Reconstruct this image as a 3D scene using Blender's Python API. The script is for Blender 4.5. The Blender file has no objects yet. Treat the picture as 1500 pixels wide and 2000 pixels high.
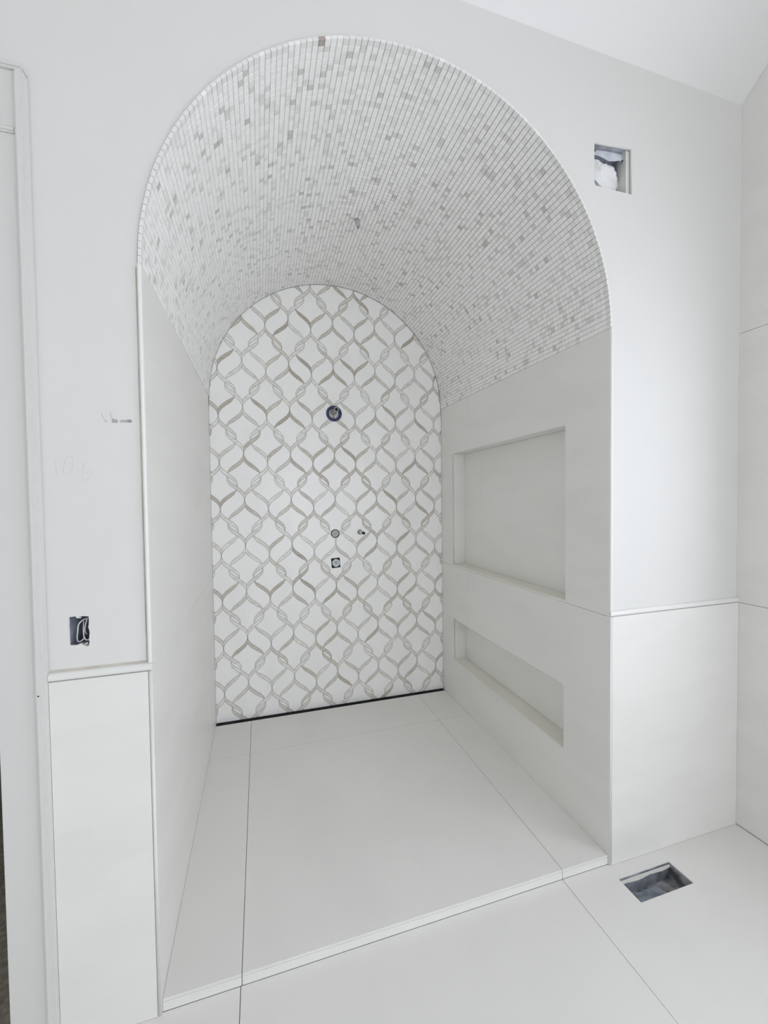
import bpy, bmesh, math, random
from mathutils import Vector, Matrix

random.seed(7)
scene = bpy.context.scene
COL = scene.collection
PI = math.pi

# ------------------------------------------------------------------ camera
YAW, PITCH, ROLL = 0.2927, -0.0278, -0.0122
CAM = Vector((0.3032, -1.3188, 1.5004))
FPX = 805.26
fw = Vector((math.sin(YAW) * math.cos(PITCH), math.cos(YAW) * math.cos(PITCH), math.sin(PITCH)))
rt = Vector((math.cos(YAW), -math.sin(YAW), 0))
up = rt.cross(fw)
rt2 = rt * math.cos(ROLL) + up * math.sin(ROLL)
up2 = up * math.cos(ROLL) - rt * math.sin(ROLL)
cd = bpy.data.cameras.new('camera')
cd.sensor_fit = 'VERTICAL'
cd.sensor_width = 18.0
cd.sensor_height = 24.0
cd.lens = FPX / 2000 * 24.0
cd.clip_start = 0.02
co = bpy.data.objects.new('camera', cd)
COL.objects.link(co)
m = Matrix((rt2, up2, -fw)).transposed().to_4x4()
m.translation = CAM
co.matrix_world = m
scene.camera = co

# ------------------------------------------------------------------ sky, exposure
world = bpy.data.worlds.new('sky')
scene.world = world
world.use_nodes = True
bg = world.node_tree.nodes['Background']
bg.inputs[0].default_value = (0.87, 0.915, 1.0, 1)
bg.inputs[1].default_value = 5.1
scene.view_settings.view_transform = 'Standard'
scene.view_settings.look = 'None'
scene.view_settings.gamma = 1.0
scene.view_settings.use_curve_mapping = False
scene.view_settings.exposure = 0.19
scene.cycles.max_bounces = 16
scene.cycles.diffuse_bounces = 12
scene.cycles.glossy_bounces = 4
scene.cycles.transparent_max_bounces = 8
scene.cycles.sample_clamp_indirect = 8.0

# ------------------------------------------------------------------ dimensions (metres)
W, D = 1.64, 1.5815          # shower width and depth
STEP = 0.039                 # shower floor above the room floor
HW = 1.021                   # wainscot joint
XR = 2.365                   # right room wall
XL = -0.250                  # outer edge of door casing
VC = 0.82                    # vault axis
REAR, LEFTX = -4.8, -1.7
JX1, JX2, JY = 0.220, 1.4155, 1.167
DRAIN = 1.543


def vz(y):
    return 2.170 + 0.020 * max(0.0, y) / D


def vr(y):
    return 0.820 - 0.004 * max(0.0, y) / D


def ceil_z(y):
    return 3.214 - 0.9 * y if y > -1.6 else 3.214 + 1.44


# daylight windows out of view: the near one inferred, the others added as fill
WIN_R = (-1.80, -0.60, 0.90, 2.30)      # on the right wall: y0 y1 z0 z1
FILL_WIN_SIDE = (-3.80, -2.20, 0.80, 2.50)     # made-up window for fill light, further along the same wall
FILL_WIN_REAR = (0.55, 2.2, 0.30, 2.40)         # made-up window for frontal fill, on the wall opposite the shower: x0 x1 z0 z1


def portal(loc, rot, sx, sz):
    l = bpy.data.lights.new('daylight_portal', 'AREA')
    l.shape = 'RECTANGLE'
    l.size, l.size_y = sx, sz
    l.cycles.is_portal = True
    o = bpy.data.objects.new('daylight_portal', l)
    o.location = loc
    o.rotation_euler = rot
    COL.objects.link(o)


portal((XR + 0.14, (WIN_R[0] + WIN_R[1]) / 2, (WIN_R[2] + WIN_R[3]) / 2), (0, PI / 2, 0),
       WIN_R[3] - WIN_R[2], WIN_R[1] - WIN_R[0])
portal((XR + 0.14, (FILL_WIN_SIDE[0] + FILL_WIN_SIDE[1]) / 2, (FILL_WIN_SIDE[2] + FILL_WIN_SIDE[3]) / 2), (0, PI / 2, 0),
       FILL_WIN_SIDE[3] - FILL_WIN_SIDE[2], FILL_WIN_SIDE[1] - FILL_WIN_SIDE[0])

portal(((FILL_WIN_REAR[0] + FILL_WIN_REAR[1]) / 2, REAR - 0.14, (FILL_WIN_REAR[2] + FILL_WIN_REAR[3]) / 2), (PI / 2, 0, 0),
       FILL_WIN_REAR[1] - FILL_WIN_REAR[0], FILL_WIN_REAR[3] - FILL_WIN_REAR[2])

# ------------------------------------------------------------------ materials
MATS = {}


def new_mat(name):
    mt = bpy.data.materials.new(name)
    mt.use_nodes = True
    return mt, mt.node_tree.nodes, mt.node_tree.links, mt.node_tree.nodes['Principled BSDF']


def mat(name, col, rough=0.6, metal=0.0, var=0.0, scale=8.0, stretch=(1, 1, 1), bump=0.0, bscale=120, spec=0.5, detail=4, sharp=(0.35, 0.7)):
    if name in MATS:
        return MATS[name]
    mt, N, L, P = new_mat(name)
    P.inputs['Roughness'].default_value = rough
    P.inputs['Metallic'].default_value = metal
    P.inputs['Specular IOR Level'].default_value = spec
    c = (*col, 1)
    P.inputs['Base Color'].default_value = c
    geo = N.new('ShaderNodeNewGeometry')
    if var:
        mp = N.new('ShaderNodeMapping')
        mp.inputs['Scale'].default_value = stretch
        mp.inputs['Rotation'].default_value = (0.3, 0.5, 0.4)
        L.new(geo.outputs['Position'], mp.inputs[0])
        nz = N.new('ShaderNodeTexNoise')
        nz.inputs['Scale'].default_value = scale
        nz.inputs['Detail'].default_value = detail
        L.new(mp.outputs[0], nz.inputs['Vector'])
        rp = N.new('ShaderNodeValToRGB')
        rp.color_ramp.elements[0].position = sharp[0]
        rp.color_ramp.elements[1].position = sharp[1]
        rp.color_ramp.elements[0].color = (*[max(0, v * (1 - var)) for v in col], 1)
        rp.color_ramp.elements[1].color = c
        L.new(nz.outputs[0], rp.inputs[0])
        L.new(rp.outputs[0], P.inputs['Base Color'])
    if bump:
        nb = N.new('ShaderNodeTexNoise')
        nb.inputs['Scale'].default_value = bscale
        nb.inputs['Detail'].default_value = 3
        L.new(geo.outputs['Position'], nb.inputs['Vector'])
        bp = N.new('ShaderNodeBump')
        bp.inputs['Strength'].default_value = bump
        bp.inputs['Distance'].default_value = 0.002
        L.new(nb.outputs[0], bp.inputs['Height'])
        L.new(bp.outputs[0], P.inputs['Normal'])
    MATS[name] = mt
    return mt


PAINT = mat('wall_paint', (0.745, 0.738, 0.718), 0.75, bump=0.10, bscale=60, var=0.015, scale=2.5)
CEILP = mat('ceiling_paint', (0.80, 0.795, 0.785), 0.8)
TRIMP = mat('trim_paint', (0.69, 0.685, 0.665), 0.55)
TILE = mat('porcelain_tile', (0.815, 0.805, 0.778), 0.42, var=0.035, scale=2.6, stretch=(1.0, 0.7, 2.6), spec=0.45, detail=6, sharp=(0.36, 0.56))
TILEE = mat('niche_sill_stone', (0.80, 0.785, 0.72), 0.45, var=0.03, scale=3)
GROUT = mat('grey_grout', (0.30, 0.29, 0.275), 0.9)
GROUTL = mat('mosaic_thinset', (0.19, 0.185, 0.175), 0.9)
LINER = mat('marble_pencil_liner', (0.83, 0.825, 0.805), 0.35, var=0.04, scale=9, stretch=(1, 1, 0.4))
WHITEM = mat('white_marble', (0.93, 0.925, 0.91), 0.30, var=0.03, scale=5, stretch=(1.3, 1, 0.8), spec=0.5, detail=6, sharp=(0.34, 0.5))
SILVER = mat('galvanised_steel', (0.50, 0.54, 0.60), 0.45, metal=0.5, var=0.5, scale=14, sharp=(0.4, 0.6))
BLACK = mat('black_metal', (0.010, 0.010, 0.012), 0.7, bump=0.2, spec=0.2)
BORE = mat('black_rubber_and_shade', (0.006, 0.006, 0.006), 0.8)  # rubber black, also the painted dark of pipe bore and wall cavity
NAVY = mat('blue_rubber', (0.045, 0.06, 0.17), 0.6, var=0.3, scale=40)
PINKG = mat('grey_insulation', (0.85, 0.79, 0.79), 0.8, var=0.3, scale=60)
BRASS = mat('dull_brass_pipe', (0.42, 0.44, 0.38), 0.4, metal=0.5, var=0.2, scale=60)
VALVE = mat('valve_grey_plastic', (0.58, 0.59, 0.58), 0.45, var=0.2, scale=90)
VALVEB = mat('valve_pale_plastic', (0.60, 0.63, 0.68), 0.4, var=0.15, scale=70)
BOXBLUE = mat('box_blue_plastic', (0.52, 0.57, 0.66), 0.5, var=0.3, scale=30)
BOXPALE = mat('box_pale_blue', (0.74, 0.77, 0.83), 0.6, var=0.3, scale=25)
CABLE = mat('grey_cable', (0.80, 0.80, 0.82), 0.5)
CABLED = mat('dark_cable', (0.10, 0.10, 0.10), 0.6)
BAG = mat('crumpled_white_plastic', (0.80, 0.80, 0.80), 0.45, bump=0.5, bscale=45)
GYPS = mat('broken_gypsum', (0.70, 0.69, 0.66), 0.9, bump=0.4, bscale=90)
PENCIL = mat('pencil_graphite', (0.27, 0.27, 0.265), 0.8, var=0.35, scale=160)
PENCILL = mat('faint_pencil_line', (0.62, 0.615, 0.60), 0.8)
CAULK = mat('stained_caulk', (0.62, 0.59, 0.52), 0.8, var=0.3, scale=12)
SUB = mat('subfloor_board', (0.40, 0.36, 0.29), 0.9, var=0.45, scale=60, bump=0.3)
DUST = mat('dusty_duct', (0.46, 0.46, 0.48), 0.7, metal=0.1, var=0.75, scale=22, sharp=(0.38, 0.62))
DEBRIS = mat('grey_debris', (0.42, 0.37, 0.33), 0.9, var=0.6, scale=40)
SPOT = mat('dark_nail_hole', (0.05, 0.05, 0.045), 0.9)

# glass pane: mostly transparent with a faint mirror
gm, N, L, P = new_mat('window_glass')
N.remove(P)
tr = N.new('ShaderNodeBsdfTransparent')
gl = N.new('ShaderNodeBsdfGlossy')
gl.inputs['Roughness'].default_value = 0.02
mx = N.new('ShaderNodeMixShader')
mx.inputs[0].default_value = 0.06
L.new(tr.outputs[0], mx.inputs[1])
L.new(gl.outputs[0], mx.inputs[2])
L.new(mx.outputs[0], N['Material Output'].inputs[0])
GLASS = gm

# mosaic: each little stone carries its own tone
mm, N, L, P = new_mat('marble_mosaic')
P.inputs['Roughness'].default_value = 0.5
at = N.new('ShaderNodeAttribute')
at.attribute_name = 'stone'
L.new(at.outputs['Color'], P.inputs['Base Color'])
MOSAIC = mm

RIB = []
for i, c in enumerate([(0.86, 0.845, 0.81), (0.79, 0.77, 0.72), (0.72, 0.69, 0.63), (0.65, 0.61, 0.54), (0.57, 0.525, 0.455), (0.50, 0.45, 0.385)]):
    RIB.append(mat('ribbon_marble_%d' % i, c, 0.35, var=0.18, scale=26, stretch=(1, 1, 2.5), sharp=(0.36, 0.62)))


# ------------------------------------------------------------------ helpers
def link(name, me, material=None, parent=None, **props):
    o = bpy.data.objects.new(name, me)
    COL.objects.link(o)
    if material is not None:
        if me.materials:
            me.materials[0] = material
        else:
            me.materials.append(material)
    if parent is not None:
        o.parent = parent
    for k, v in props.items():
        o[k] = v
    return o


def tag(o, label, cat=None, group=None, kind=None):
    o['label'] = label
    if cat:
        o['category'] = cat
    if group:
        o['group'] = group
    if kind:
        o['kind'] = kind
    return o


def empty(name, loc=(0, 0, 0)):
    o = bpy.data.objects.new(name, None)
    o.empty_display_size = 0.05
    o.location = loc
    COL.objects.link(o)
    return o


def prism_mesh(front, off, name='piece'):
    """closed prism: polygon of 3d points swept by vector off"""
    n = len(front)
    a = [Vector(p) for p in front]
    off = Vector(off)
    nrm = Vector((0, 0, 0))
    for i in range(n):
        p, q = a[i], a[(i + 1) % n]
        nrm += Vector(((p.y - q.y) * (p.z + q.z), (p.z - q.z) * (p.x + q.x), (p.x - q.x) * (p.y + q.y)))
    if nrm.dot(off) > 0:
        a.reverse()
    vs = [tuple(p) for p in a] + [tuple(p + off) for p in a]
    fs = [tuple(range(n)), tuple(range(2 * n - 1, n - 1, -1))]
    for i in range(n):
        j = (i + 1) % n
        fs.append((j, i, n + i, n + j))
    me = bpy.data.meshes.new(name)
    me.from_pydata(vs, [], fs)
    me.update()
    return me


def prism(name, front, off, material, parent=None, **props):
    return link(name, prism_mesh(front, off, name), material, parent, **props)


def box(name, lo, hi, material, parent=None, bevel=0.0, **props):
    bm = bmesh.new()
    bmesh.ops.create_cube(bm, size=1.0)
    for v in bm.verts:
        v.co = Vector([lo[i] + (v.co[i] + 0.5) * (hi[i] - lo[i]) for i in range(3)])
    if bevel:
        bmesh.ops.bevel(bm, geom=bm.edges[:], offset=bevel, segments=2, affect='EDGES')
    me = bpy.data.meshes.new(name)
    bm.to_mesh(me)
    bm.free()
    return link(name, me, material, parent, **props)


def plate_mesh(outer, holes, thick, to3d, name='plate'):
    """flat plate with holes, made from a filled 2d curve; to3d maps (u, v, w) to a point, w = depth"""
    cu = bpy.data.curves.new(name, 'CURVE')
    cu.dimensions = '2D'
    cu.fill_mode = 'BOTH'
    cu.extrude = thick / 2
    for loop in [outer] + holes:
        sp = cu.splines.new('POLY')
        sp.points.add(len(loop) - 1)
        for pt, (u, v) in zip(sp.points, loop):
            pt.co = (u, v, 0, 1)
        sp.use_cyclic_u = True
    tmp = bpy.data.objects.new(name, cu)
    COL.objects.link(tmp)
    dg = bpy.context.evaluated_depsgraph_get()
    me = bpy.data.meshes.new_from_object(tmp.evaluated_get(dg))
    bpy.data.objects.remove(tmp)
    bpy.data.curves.remove(cu)
    me.materials.clear()
    for v in me.vertices:
        v.co = to3d(v.co.x, v.co.y, v.co.z + thick / 2)
    bm = bmesh.new()
    bm.from_mesh(me)
    bmesh.ops.remove_doubles(bm, verts=bm.verts[:], dist=1e-5)
    bmesh.ops.recalc_face_normals(bm, faces=bm.faces[:])
    bm.to_mesh(me)
    bm.free()
    me.name = name
    return me


def rect(a0, a1, b0, b1):
    return [(a0, b0), (a1, b0), (a1, b1), (a0, b1)]


def tube_mesh(path, r, seg=10, cap=True, name='tube', radii=None):
    bm = bmesh.new()
    pts = [Vector(p) for p in path]
    rings = []
    prev = None
    for i, p in enumerate(pts):
        t = (pts[min(i + 1, len(pts) - 1)] - pts[max(i - 1, 0)]).normalized()
        if prev is None:
            a = t.orthogonal().normalized()
        else:
            a = (prev - t * prev.dot(t)).normalized()
        prev = a
        b = t.cross(a)
        rr = radii[i] if radii else r
        rings.append([bm.verts.new(p + (a * math.cos(2 * PI * k / seg) + b * math.sin(2 * PI * k / seg)) * rr) for k in range(seg)])
    for q, s in zip(rings, rings[1:]):
        for k in range(seg):
            f = bm.faces.new((q[k], q[(k + 1) % seg], s[(k + 1) % seg], s[k]))
            f.smooth = True
    if cap:
        bm.faces.new(list(reversed(rings[0])))
        bm.faces.new(rings[-1])
    me = bpy.data.meshes.new(name)
    bm.to_mesh(me)
    bm.free()
    return me


def smooth_path(pts, n=6):
    """Catmull-Rom through the points"""
    P_ = [Vector(p) for p in pts]
    P_ = [P_[0] * 2 - P_[1]] + P_ + [P_[-1] * 2 - P_[-2]]
    out = []
    for i in range(1, len(P_) - 2):
        for k in range(n):
            t = k / n
            a, b, c, d = P_[i - 1:i + 3]
            out.append(0.5 * ((2 * b) + (c - a) * t + (2 * a - 5 * b + 4 * c - d) * t * t + (3 * b - a - 3 * c + d) * t ** 3))
    out.append(P_[-2])
    return out


def lathe_mesh(profile, seg=32, name='lathe', axis='Y', origin=(0, 0, 0)):
    """revolve (radius, depth) profile about an axis running along +Y from the origin"""
    bm = bmesh.new()
    rings = []
    o = Vector(origin)
    for r, y in profile:
        if r < 1e-6:
            rings.append([bm.verts.new(o + Vector((0, y, 0)))])
        else:
            rings.append([bm.verts.new(o + Vector((r * math.cos(2 * PI * k / seg), y, r * math.sin(2 * PI * k / seg)))) for k in range(seg)])
    for q, s in zip(rings, rings[1:]):
        for k in range(seg):
            k2 = (k + 1) % seg
            vs = []
            for v in (q[k % len(q)], q[k2 % len(q)], s[k2 % len(s)], s[k % len(s)]):
                if v not in vs:
                    vs.append(v)
            if len(vs) > 2:
                bm.faces.new(vs)
    bmesh.ops.recalc_face_normals(bm, faces=bm.faces[:])
    me = bpy.data.meshes.new(name)
    bm.to_mesh(me)
    bm.free()
    return me


def clip(poly, a, b, c):
    """keep the part of the 2d polygon where a*u + b*v <= c"""
    out = []
    for i in range(len(poly)):
        p, q = poly[i], poly[(i + 1) % len(poly)]
        dp, dq = a * p[0] + b * p[1] - c, a * q[0] + b * q[1] - c
        if dp <= 0:
            out.append(p)
        if (dp < 0 < dq) or (dq < 0 < dp):
            t = dp / (dp - dq)
            out.append((p[0] + (q[0] - p[0]) * t, p[1] + (q[1] - p[1]) * t))
    return out


def area2(poly):
    return abs(sum(p[0] * q[1] - q[0] * p[1] for p, q in zip(poly, poly[1:] + poly[:1]))) / 2


def project(p):
    d = Vector(p) - CAM
    z = d.dot(fw)
    return 750 + FPX * d.dot(rt2) / z, 1000 - FPX * d.dot(up2) / z


# ================================================================== ROOM FLOOR
REG = (1.627, 1.890, -0.166, -0.064)       # cut-out for the floor register
f3 = lambda z0: (lambda u, v, w: Vector((u, v, z0 - w)))
floor = link('floor', plate_mesh(rect(LEFTX, XR + 0.02, REAR, 0.03), [rect(*REG)], 0.05, f3(-0.0075), 'floor'), GROUT)
tag(floor, 'pale large-format tile floor of the bathroom in front of the shower step', 'floor', kind='structure')
xs = [LEFTX, -0.980, JX1 - 0.002, JX2, XR]
ys = [0.0, -1.2, -2.4, -3.6, REAR]
G = 0.0011
for i in range(len(xs) - 1):
    for j in range(4):
        r_ = (xs[i] + G, xs[i + 1] - G, ys[j + 1] + G, ys[j] - G)
        holes = [rect(*REG)] if (i == 3 and j == 0) else []
        link('floor_tile', plate_mesh(rect(*r_), holes, 0.008, f3(0.0), 'floor_tile'), TILE, floor)

# ================================================================== FRONT WALL (drywall)
SW = (1.566, 1.751, 2.709, 2.882)
OUT = (-0.2025, -0.1550, 1.1085, 1.1925)
CX0, CX1 = -0.357, XL                       # door casing leg
DOORX0, DOORH = -1.20, 2.455
w3 = lambda y0: (lambda u, v, w: Vector((u, y0 + w, v)))
AR = 0.8312
arch = [(VC - AR, -0.05)] + [(VC + AR * math.cos(PI - PI * k / 96), vz(0) + AR * math.sin(PI * k / 96)) for k in range(97)] + [(VC + AR, -0.05)]
outer = [(LEFTX, 0.0), (DOORX0, 0.0), (DOORX0, DOORH), (CX0, DOORH), (CX0, 0.0), (VC - AR, 0.0)]
outer += arch[1:-1] + [(VC + AR, 0.0), (XR, 0.0), (XR, 3.23), (LEFTX, 3.23)]
swq = [(1.566, 2.708), (1.751, 2.709), (1.749, 2.887), (1.565, 2.871)]
outq = [(-0.2020, 1.1135), (-0.186, 1.1125), (-0.176, 1.1165), (-0.170, 1.1105), (-0.158, 1.1065), (-0.1545, 1.1175), (-0.1560, 1.125),
        (-0.1538, 1.146), (-0.1560, 1.160), (-0.1548, 1.178), (-0.1552, 1.1905), (-0.168, 1.1925), (-0.1775, 1.1925), (-0.1785, 1.1885), (-0.1840, 1.1885),
        (-0.1852, 1.1935), (-0.2020, 1.1925), (-0.2030, 1.160)]
wf = link('wall_front', plate_mesh(outer, [swq, outq], 0.0127, w3(0.0), 'wall_front'), PAINT)
tag(wf, 'white painted wall with a tall arched opening into the shower', 'wall', kind='structure')


# pencil marks left on the paint
def stroke(pts, width, y=-0.00025):
    pts = smooth_path([(p[0], y, p[1]) for p in pts], 5)
    L_, R_ = [], []
    for i, p in enumerate(pts):
        t = (pts[min(i + 1, len(pts) - 1)] - pts[max(i - 1, 0)]).normalized()
        n = Vector((-t.z, 0, t.x)) * width / 2
        L_.append(p + n)
        R_.append(p - n)
    return L_, R_


def strokes_obj(name, lines, material, parent, width):
    vs, fs = [], []
    for ln in lines:
        L_, R_ = stroke(ln, width)
        b = len(vs)
        n = len(L_)
        vs += [tuple(v) for v in L_] + [tuple(v) for v in R_]
        fs += [(b + i, b + i + 1, b + n + i + 1, b + n + i) for i in range(n - 1)]
    me = bpy.data.meshes.new(name)
    me.from_pydata(vs, [], fs)
    return link(name, me, material, parent)


def zp(zx, zy):      # notebook coordinates of the handwriting to wall metres
    return (-0.223 + (zx / 7.143 - 25.0) * 0.00116, 1.627 - (zy / 7.143 - 103.0) * 0.00136)


num = strokes_obj('pencil_number', [
    [zp(180, 740), zp(192, 840), zp(205, 920), zp(215, 1000)],
    [zp(448, 730), zp(405, 708), zp(348, 740), zp(318, 830), zp(306, 920), zp(335, 978), zp(385, 965), zp(425, 900), zp(445, 820), zp(440, 770)],
    [zp(645, 770), zp(600, 845), zp(572, 940), zp(585, 1030), zp(620, 1060), zp(670, 1005), zp(700, 948), zp(668, 930), zp(630, 960)]],
    PENCILL, wf, 0.0012)
num['label'] = 'faint handwritten pencil number 106'
scr = [[zp(880, 85), zp(893, 130), zp(920, 175), zp(945, 205)], [zp(925, 190), zp(950, 215), zp(960, 190)], [zp(1015, 60), zp(1012, 110), zp(1030, 150), zp(1055, 175)]]
rs = random.Random(3)
for k in range(9):
    x0 = 1025 + rs.random() * 20
    scr.append([zp(x0, 168 + k * 6), zp(x0 + 50, 162 + k * 6 + rs.random() * 10), zp(1125 - rs.random() * 15, 175 + k * 5)])
for k in range(5):
    scr.append([zp(1135 + rs.random() * 20, 180 + k * 7), zp(1230, 172 + k * 8), zp(1330 - rs.random() * 20, 168 + k * 9)])
for k in range(6):
    x0 = 1265 + k * 12
    scr.append([zp(x0, 160), zp(x0 + 8, 185), zp(x0 + 2, 205)])
sc = strokes_obj('pencil_scribble', scr, mat('pencil_smear', (0.40, 0.40, 0.39), 0.8, var=0.4, scale=180), wf, 0.00075)
sc['label'] = 'grey pencil scribble beside the opening'

# left and right lower tile panels of the front wall
TW = 0.010
box('wainscot_tile', (XL + 0.001, -0.009, 0.001), (-TW - 0.0012, 0.001, HW), TILE, wf)
box('wainscot_tile', (W + TW + 0.0008, -0.009, 0.001), (XR - 0.001, 0.001, HW), TILE, wf)


# half-round cap along the top of the panels
def halfround(name, a, b, rad_z, rad_y, axis, base_y, material, label):
    """a..b along x (axis='x') or z (axis='z'); flat back on the wall"""
    prof = []
    for k in range(25):
        t = -PI / 2 + PI * k / 24
        prof.append((math.sin(t) * rad_z, -math.cos(t) ** 0.7 * rad_y if math.cos(t) > 1e-6 else 0.0))
    fr = []
    if axis == 'x':
        z0 = HW + 0.0015 + rad_z
        fr = [(a, base_y + q, z0 + p) for p, q in prof]
        off = (b - a, 0, 0)
        o = prism(name, fr, off, material)
    else:
        x0 = base_y[0]
        fr = [(x0 + p, base_y[1] + q, a) for p, q in prof]
        off = (0, 0, b - a)
        o = prism(name, fr, off, material)
    tag(o, label, 'trim', kind='structure')
    return o


halfround('trim_1', XL + 0.001, 0.0005, 0.0112, 0.0135, 'x', 0.0, LINER, 'white marble half-round cap over the narrow tile panel beside the door casing')
halfround('trim_2', W - 0.0005, XR - 0.001, 0.0112, 0.0135, 'x', 0.0, LINER, 'white marble half-round cap over the wide tile panel beside the tiled wall')
halfround('trim_3', HW + 0.0245, 2.168, 0.0060, 0.011, 'z', (-0.0058, 0.0), LINER, 'slim white marble liner running up the shower edge on the door side')
halfround('trim_4', HW + 0.0245, 2.175, 0.0060, 0.010, 'z', (W + 0.0058, 0.0), LINER, 'slim white marble liner running up the shower edge beside the niches')
# stained caulk line along the liner
box('caulk_line', (-0.0165, -0.0006, HW + 0.024), (-0.0105, 0.001, 2.16), CAULK, wf)
box('caulk_line', (XL + 0.002, -0.0005, HW + 0.0235), (-0.012, 0.001, HW + 0.0305), CAULK, wf)

# ================================================================== DOOR CASING and door opening
cas = empty('trim_5', (CX0, 0, 0))
tag(cas, 'white painted door casing with raised back band', 'door casing', kind='structure')


def child_box(name, lo, hi, material, par, bevel=0.0):
    o = box(name, lo, hi, material, None, bevel)
    o.parent = par
    o.matrix_parent_inverse = Matrix.Translation(-Vector(par.location))
    return o


child_box('casing_leg', (CX0, -0.018, 0.0), (-0.2725, 0.0, 2.446), TRIMP, cas, 0.0015)
child_box('casing_head', (DOORX0 - 0.1, -0.020, 2.460), (-0.2735, 0.0, 2.602), TRIMP, cas, 0.0015)
child_box('casing_bead', (DOORX0 - 0.1, -0.0255, 2.446), (-0.272, 0.0, 2.460), TRIMP, cas, 0.004)
child_box('back_band', (-0.2725, -0.031, 0.0), (XL, 0.0, 2.602), TRIMP, cas, 0.005)
child_box('back_band', (DOORX0 - 0.1, -0.031, 2.602), (XL, 0.0, 2.622), TRIMP, cas, 0.005)
child_box('casing_leg', (DOORX0 - 0.095, -0.018, 0.0), (DOORX0, 0.0, 2.446), TRIMP, cas, 0.0015)
child_box('back_band', (DOORX0 - 0.117, -0.031, 0.0), (DOORX0 - 0.095, 0.0, 2.622), TRIMP, cas, 0.005)
nh = lathe_mesh([(0.0, -0.0312), (0.0022, -0.0312), (0.0022, -0.030)], 10, 'nail_hole')
nh_o = link('nail_hole', nh, SPOT)
nh_o.parent = cas
nh_o.matrix_parent_inverse = Matrix.Translation(-Vector(cas.location))
nh_o.location = (-0.2635, 0, 0.997)
# jamb lining and the unlit room beyond the doorway
dj = empty('door_1', (CX0, 0.06, 0))
tag(dj, 'open doorway with white jamb leading to an unlit room', 'doorway', kind='structure')
child_box('jamb', (CX0, 0.0, 0.0), (CX0 + 0.02, 0.13, DOORH), TRIMP, dj)
child_box('jamb', (DOORX0 - 0.02, 0.0, 0.0), (DOORX0, 0.13, DOORH), TRIMP, dj)
child_box('jamb_head', (DOORX0, 0.0, DOORH), (CX0, 0.13, DOORH + 0.02), TRIMP, dj)
fc = box('floor_adjoining', (LEFTX - 1.0, 0.03, -0.06), (-0.15, 3.2, -0.012), SUB)
tag(fc, 'bare grey-brown subfloor seen through the doorway', 'floor', kind='structure')
bk = [((LEFTX - 1.0, 3.1, -0.06), (-0.10, 3.2, 3.0)), ((LEFTX - 1.1, 0.0, -0.06), (LEFTX - 1.0, 3.2, 3.0)), ((-0.16, 0.13, -0.06), (-0.10, 3.2, 3.0)),
      ((LEFTX - 1.1, 0.0, 3.0), (-0.10, 3.2, 3.08)), ((LEFTX - 1.0, 0.0127, -0.06), (DOORX0 - 0.02, 0.06, 3.0))]
for q, nm in zip(bk, ('wall_adjoining_back', 'wall_adjoining_left', 'wall_adjoining_right', 'ceiling_adjoining', 'wall_adjoining_front')):
    tag(box(nm, q[0], q[1], PAINT), nm.split('_')[-1] + ' surface of the unlit room beyond the doorway', nm.split('_')[0], kind='structure')

# ================================================================== RIGHT WALL of the room
r3 = lambda x0: (lambda u, v, w: Vector((x0 + w, u, v)))
roof = [(0.02, 3.214 - 0.018 + 0.05), (-1.6, 4.70), (REAR, 4.70)]
wr = link('wall_right', plate_mesh([(REAR, -0.05), (0.02, -0.05)] + roof, [rect(*WIN_R), rect(*FILL_WIN_SIDE)], 0.12, r3(XR + 0.006), 'wall_right'), GROUT)
wr.data.materials.append(PAINT)
tag(wr, 'wall of tall pale porcelain tiles at the corner beside the shower', 'wall', kind='structure')
pn = plate_mesh([(REAR, 0.0), (-0.40, 0.0), (-0.40, 3.214 + 0.36), (-1.6, 4.654), (REAR, 4.654)], [rect(*WIN_R), rect(*FILL_WIN_SIDE)], 0.006, r3(XR), 'wall_paint_panel')
link('plaster_panel', pn, PAINT, wr)
zr = [0.001, HW + 0.001, 2.2234, 3.4256, 4.3]
for k in range(4):
    q = [(-0.399, zr[k] + G), (-0.0005, zr[k] + G), (-0.0005, zr[k + 1] - G), (-0.399, zr[k + 1] - G)]
    q = clip(q, 0.9, 1.0, 3.212)
    if len(q) > 2:
        prism('wall_tile', [(XR, u, v) for u, v in q], (0.0062, 0, 0), TILE, wr)

# ================================================================== LEFT and REAR walls, CEILING (behind the camera)
wl = link('wall_left', plate_mesh([(REAR, -0.05), (0.02, -0.05)] + roof, [], 0.12, lambda u, v, w: Vector((LEFTX - w, u, v)), 'wall_left'), PAINT)
tag(wl, 'plain white painted wall on the door side of the bathroom', 'wall', kind='structure')
wb = link('wall_rear', plate_mesh(rect(LEFTX - 0.12, XR + 0.12, -0.05, 4.70), [rect(*FILL_WIN_REAR)], 0.12, lambda u, v, w: Vector((u, REAR - w, v)), 'wall_rear'), PAINT)
tag(wb, 'plain white painted wall opposite the shower', 'wall', kind='structure')
ce = prism('ceiling', [(LEFTX - 0.1, 0.02, 3.214 - 0.018), (LEFTX - 0.1, -1.6, 4.654), (LEFTX - 0.1, REAR - 0.1, 4.654), (LEFTX - 0.1, REAR - 0.1, 4.76), (LEFTX - 0.1, -1.66, 4.76), (LEFTX - 0.1, 0.02, 3.31)],
           (XR - LEFTX + 0.2, 0, 0), CEILP)
tag(ce, 'white sloping ceiling rising away from the arched wall', 'ceiling', kind='structure')


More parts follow.
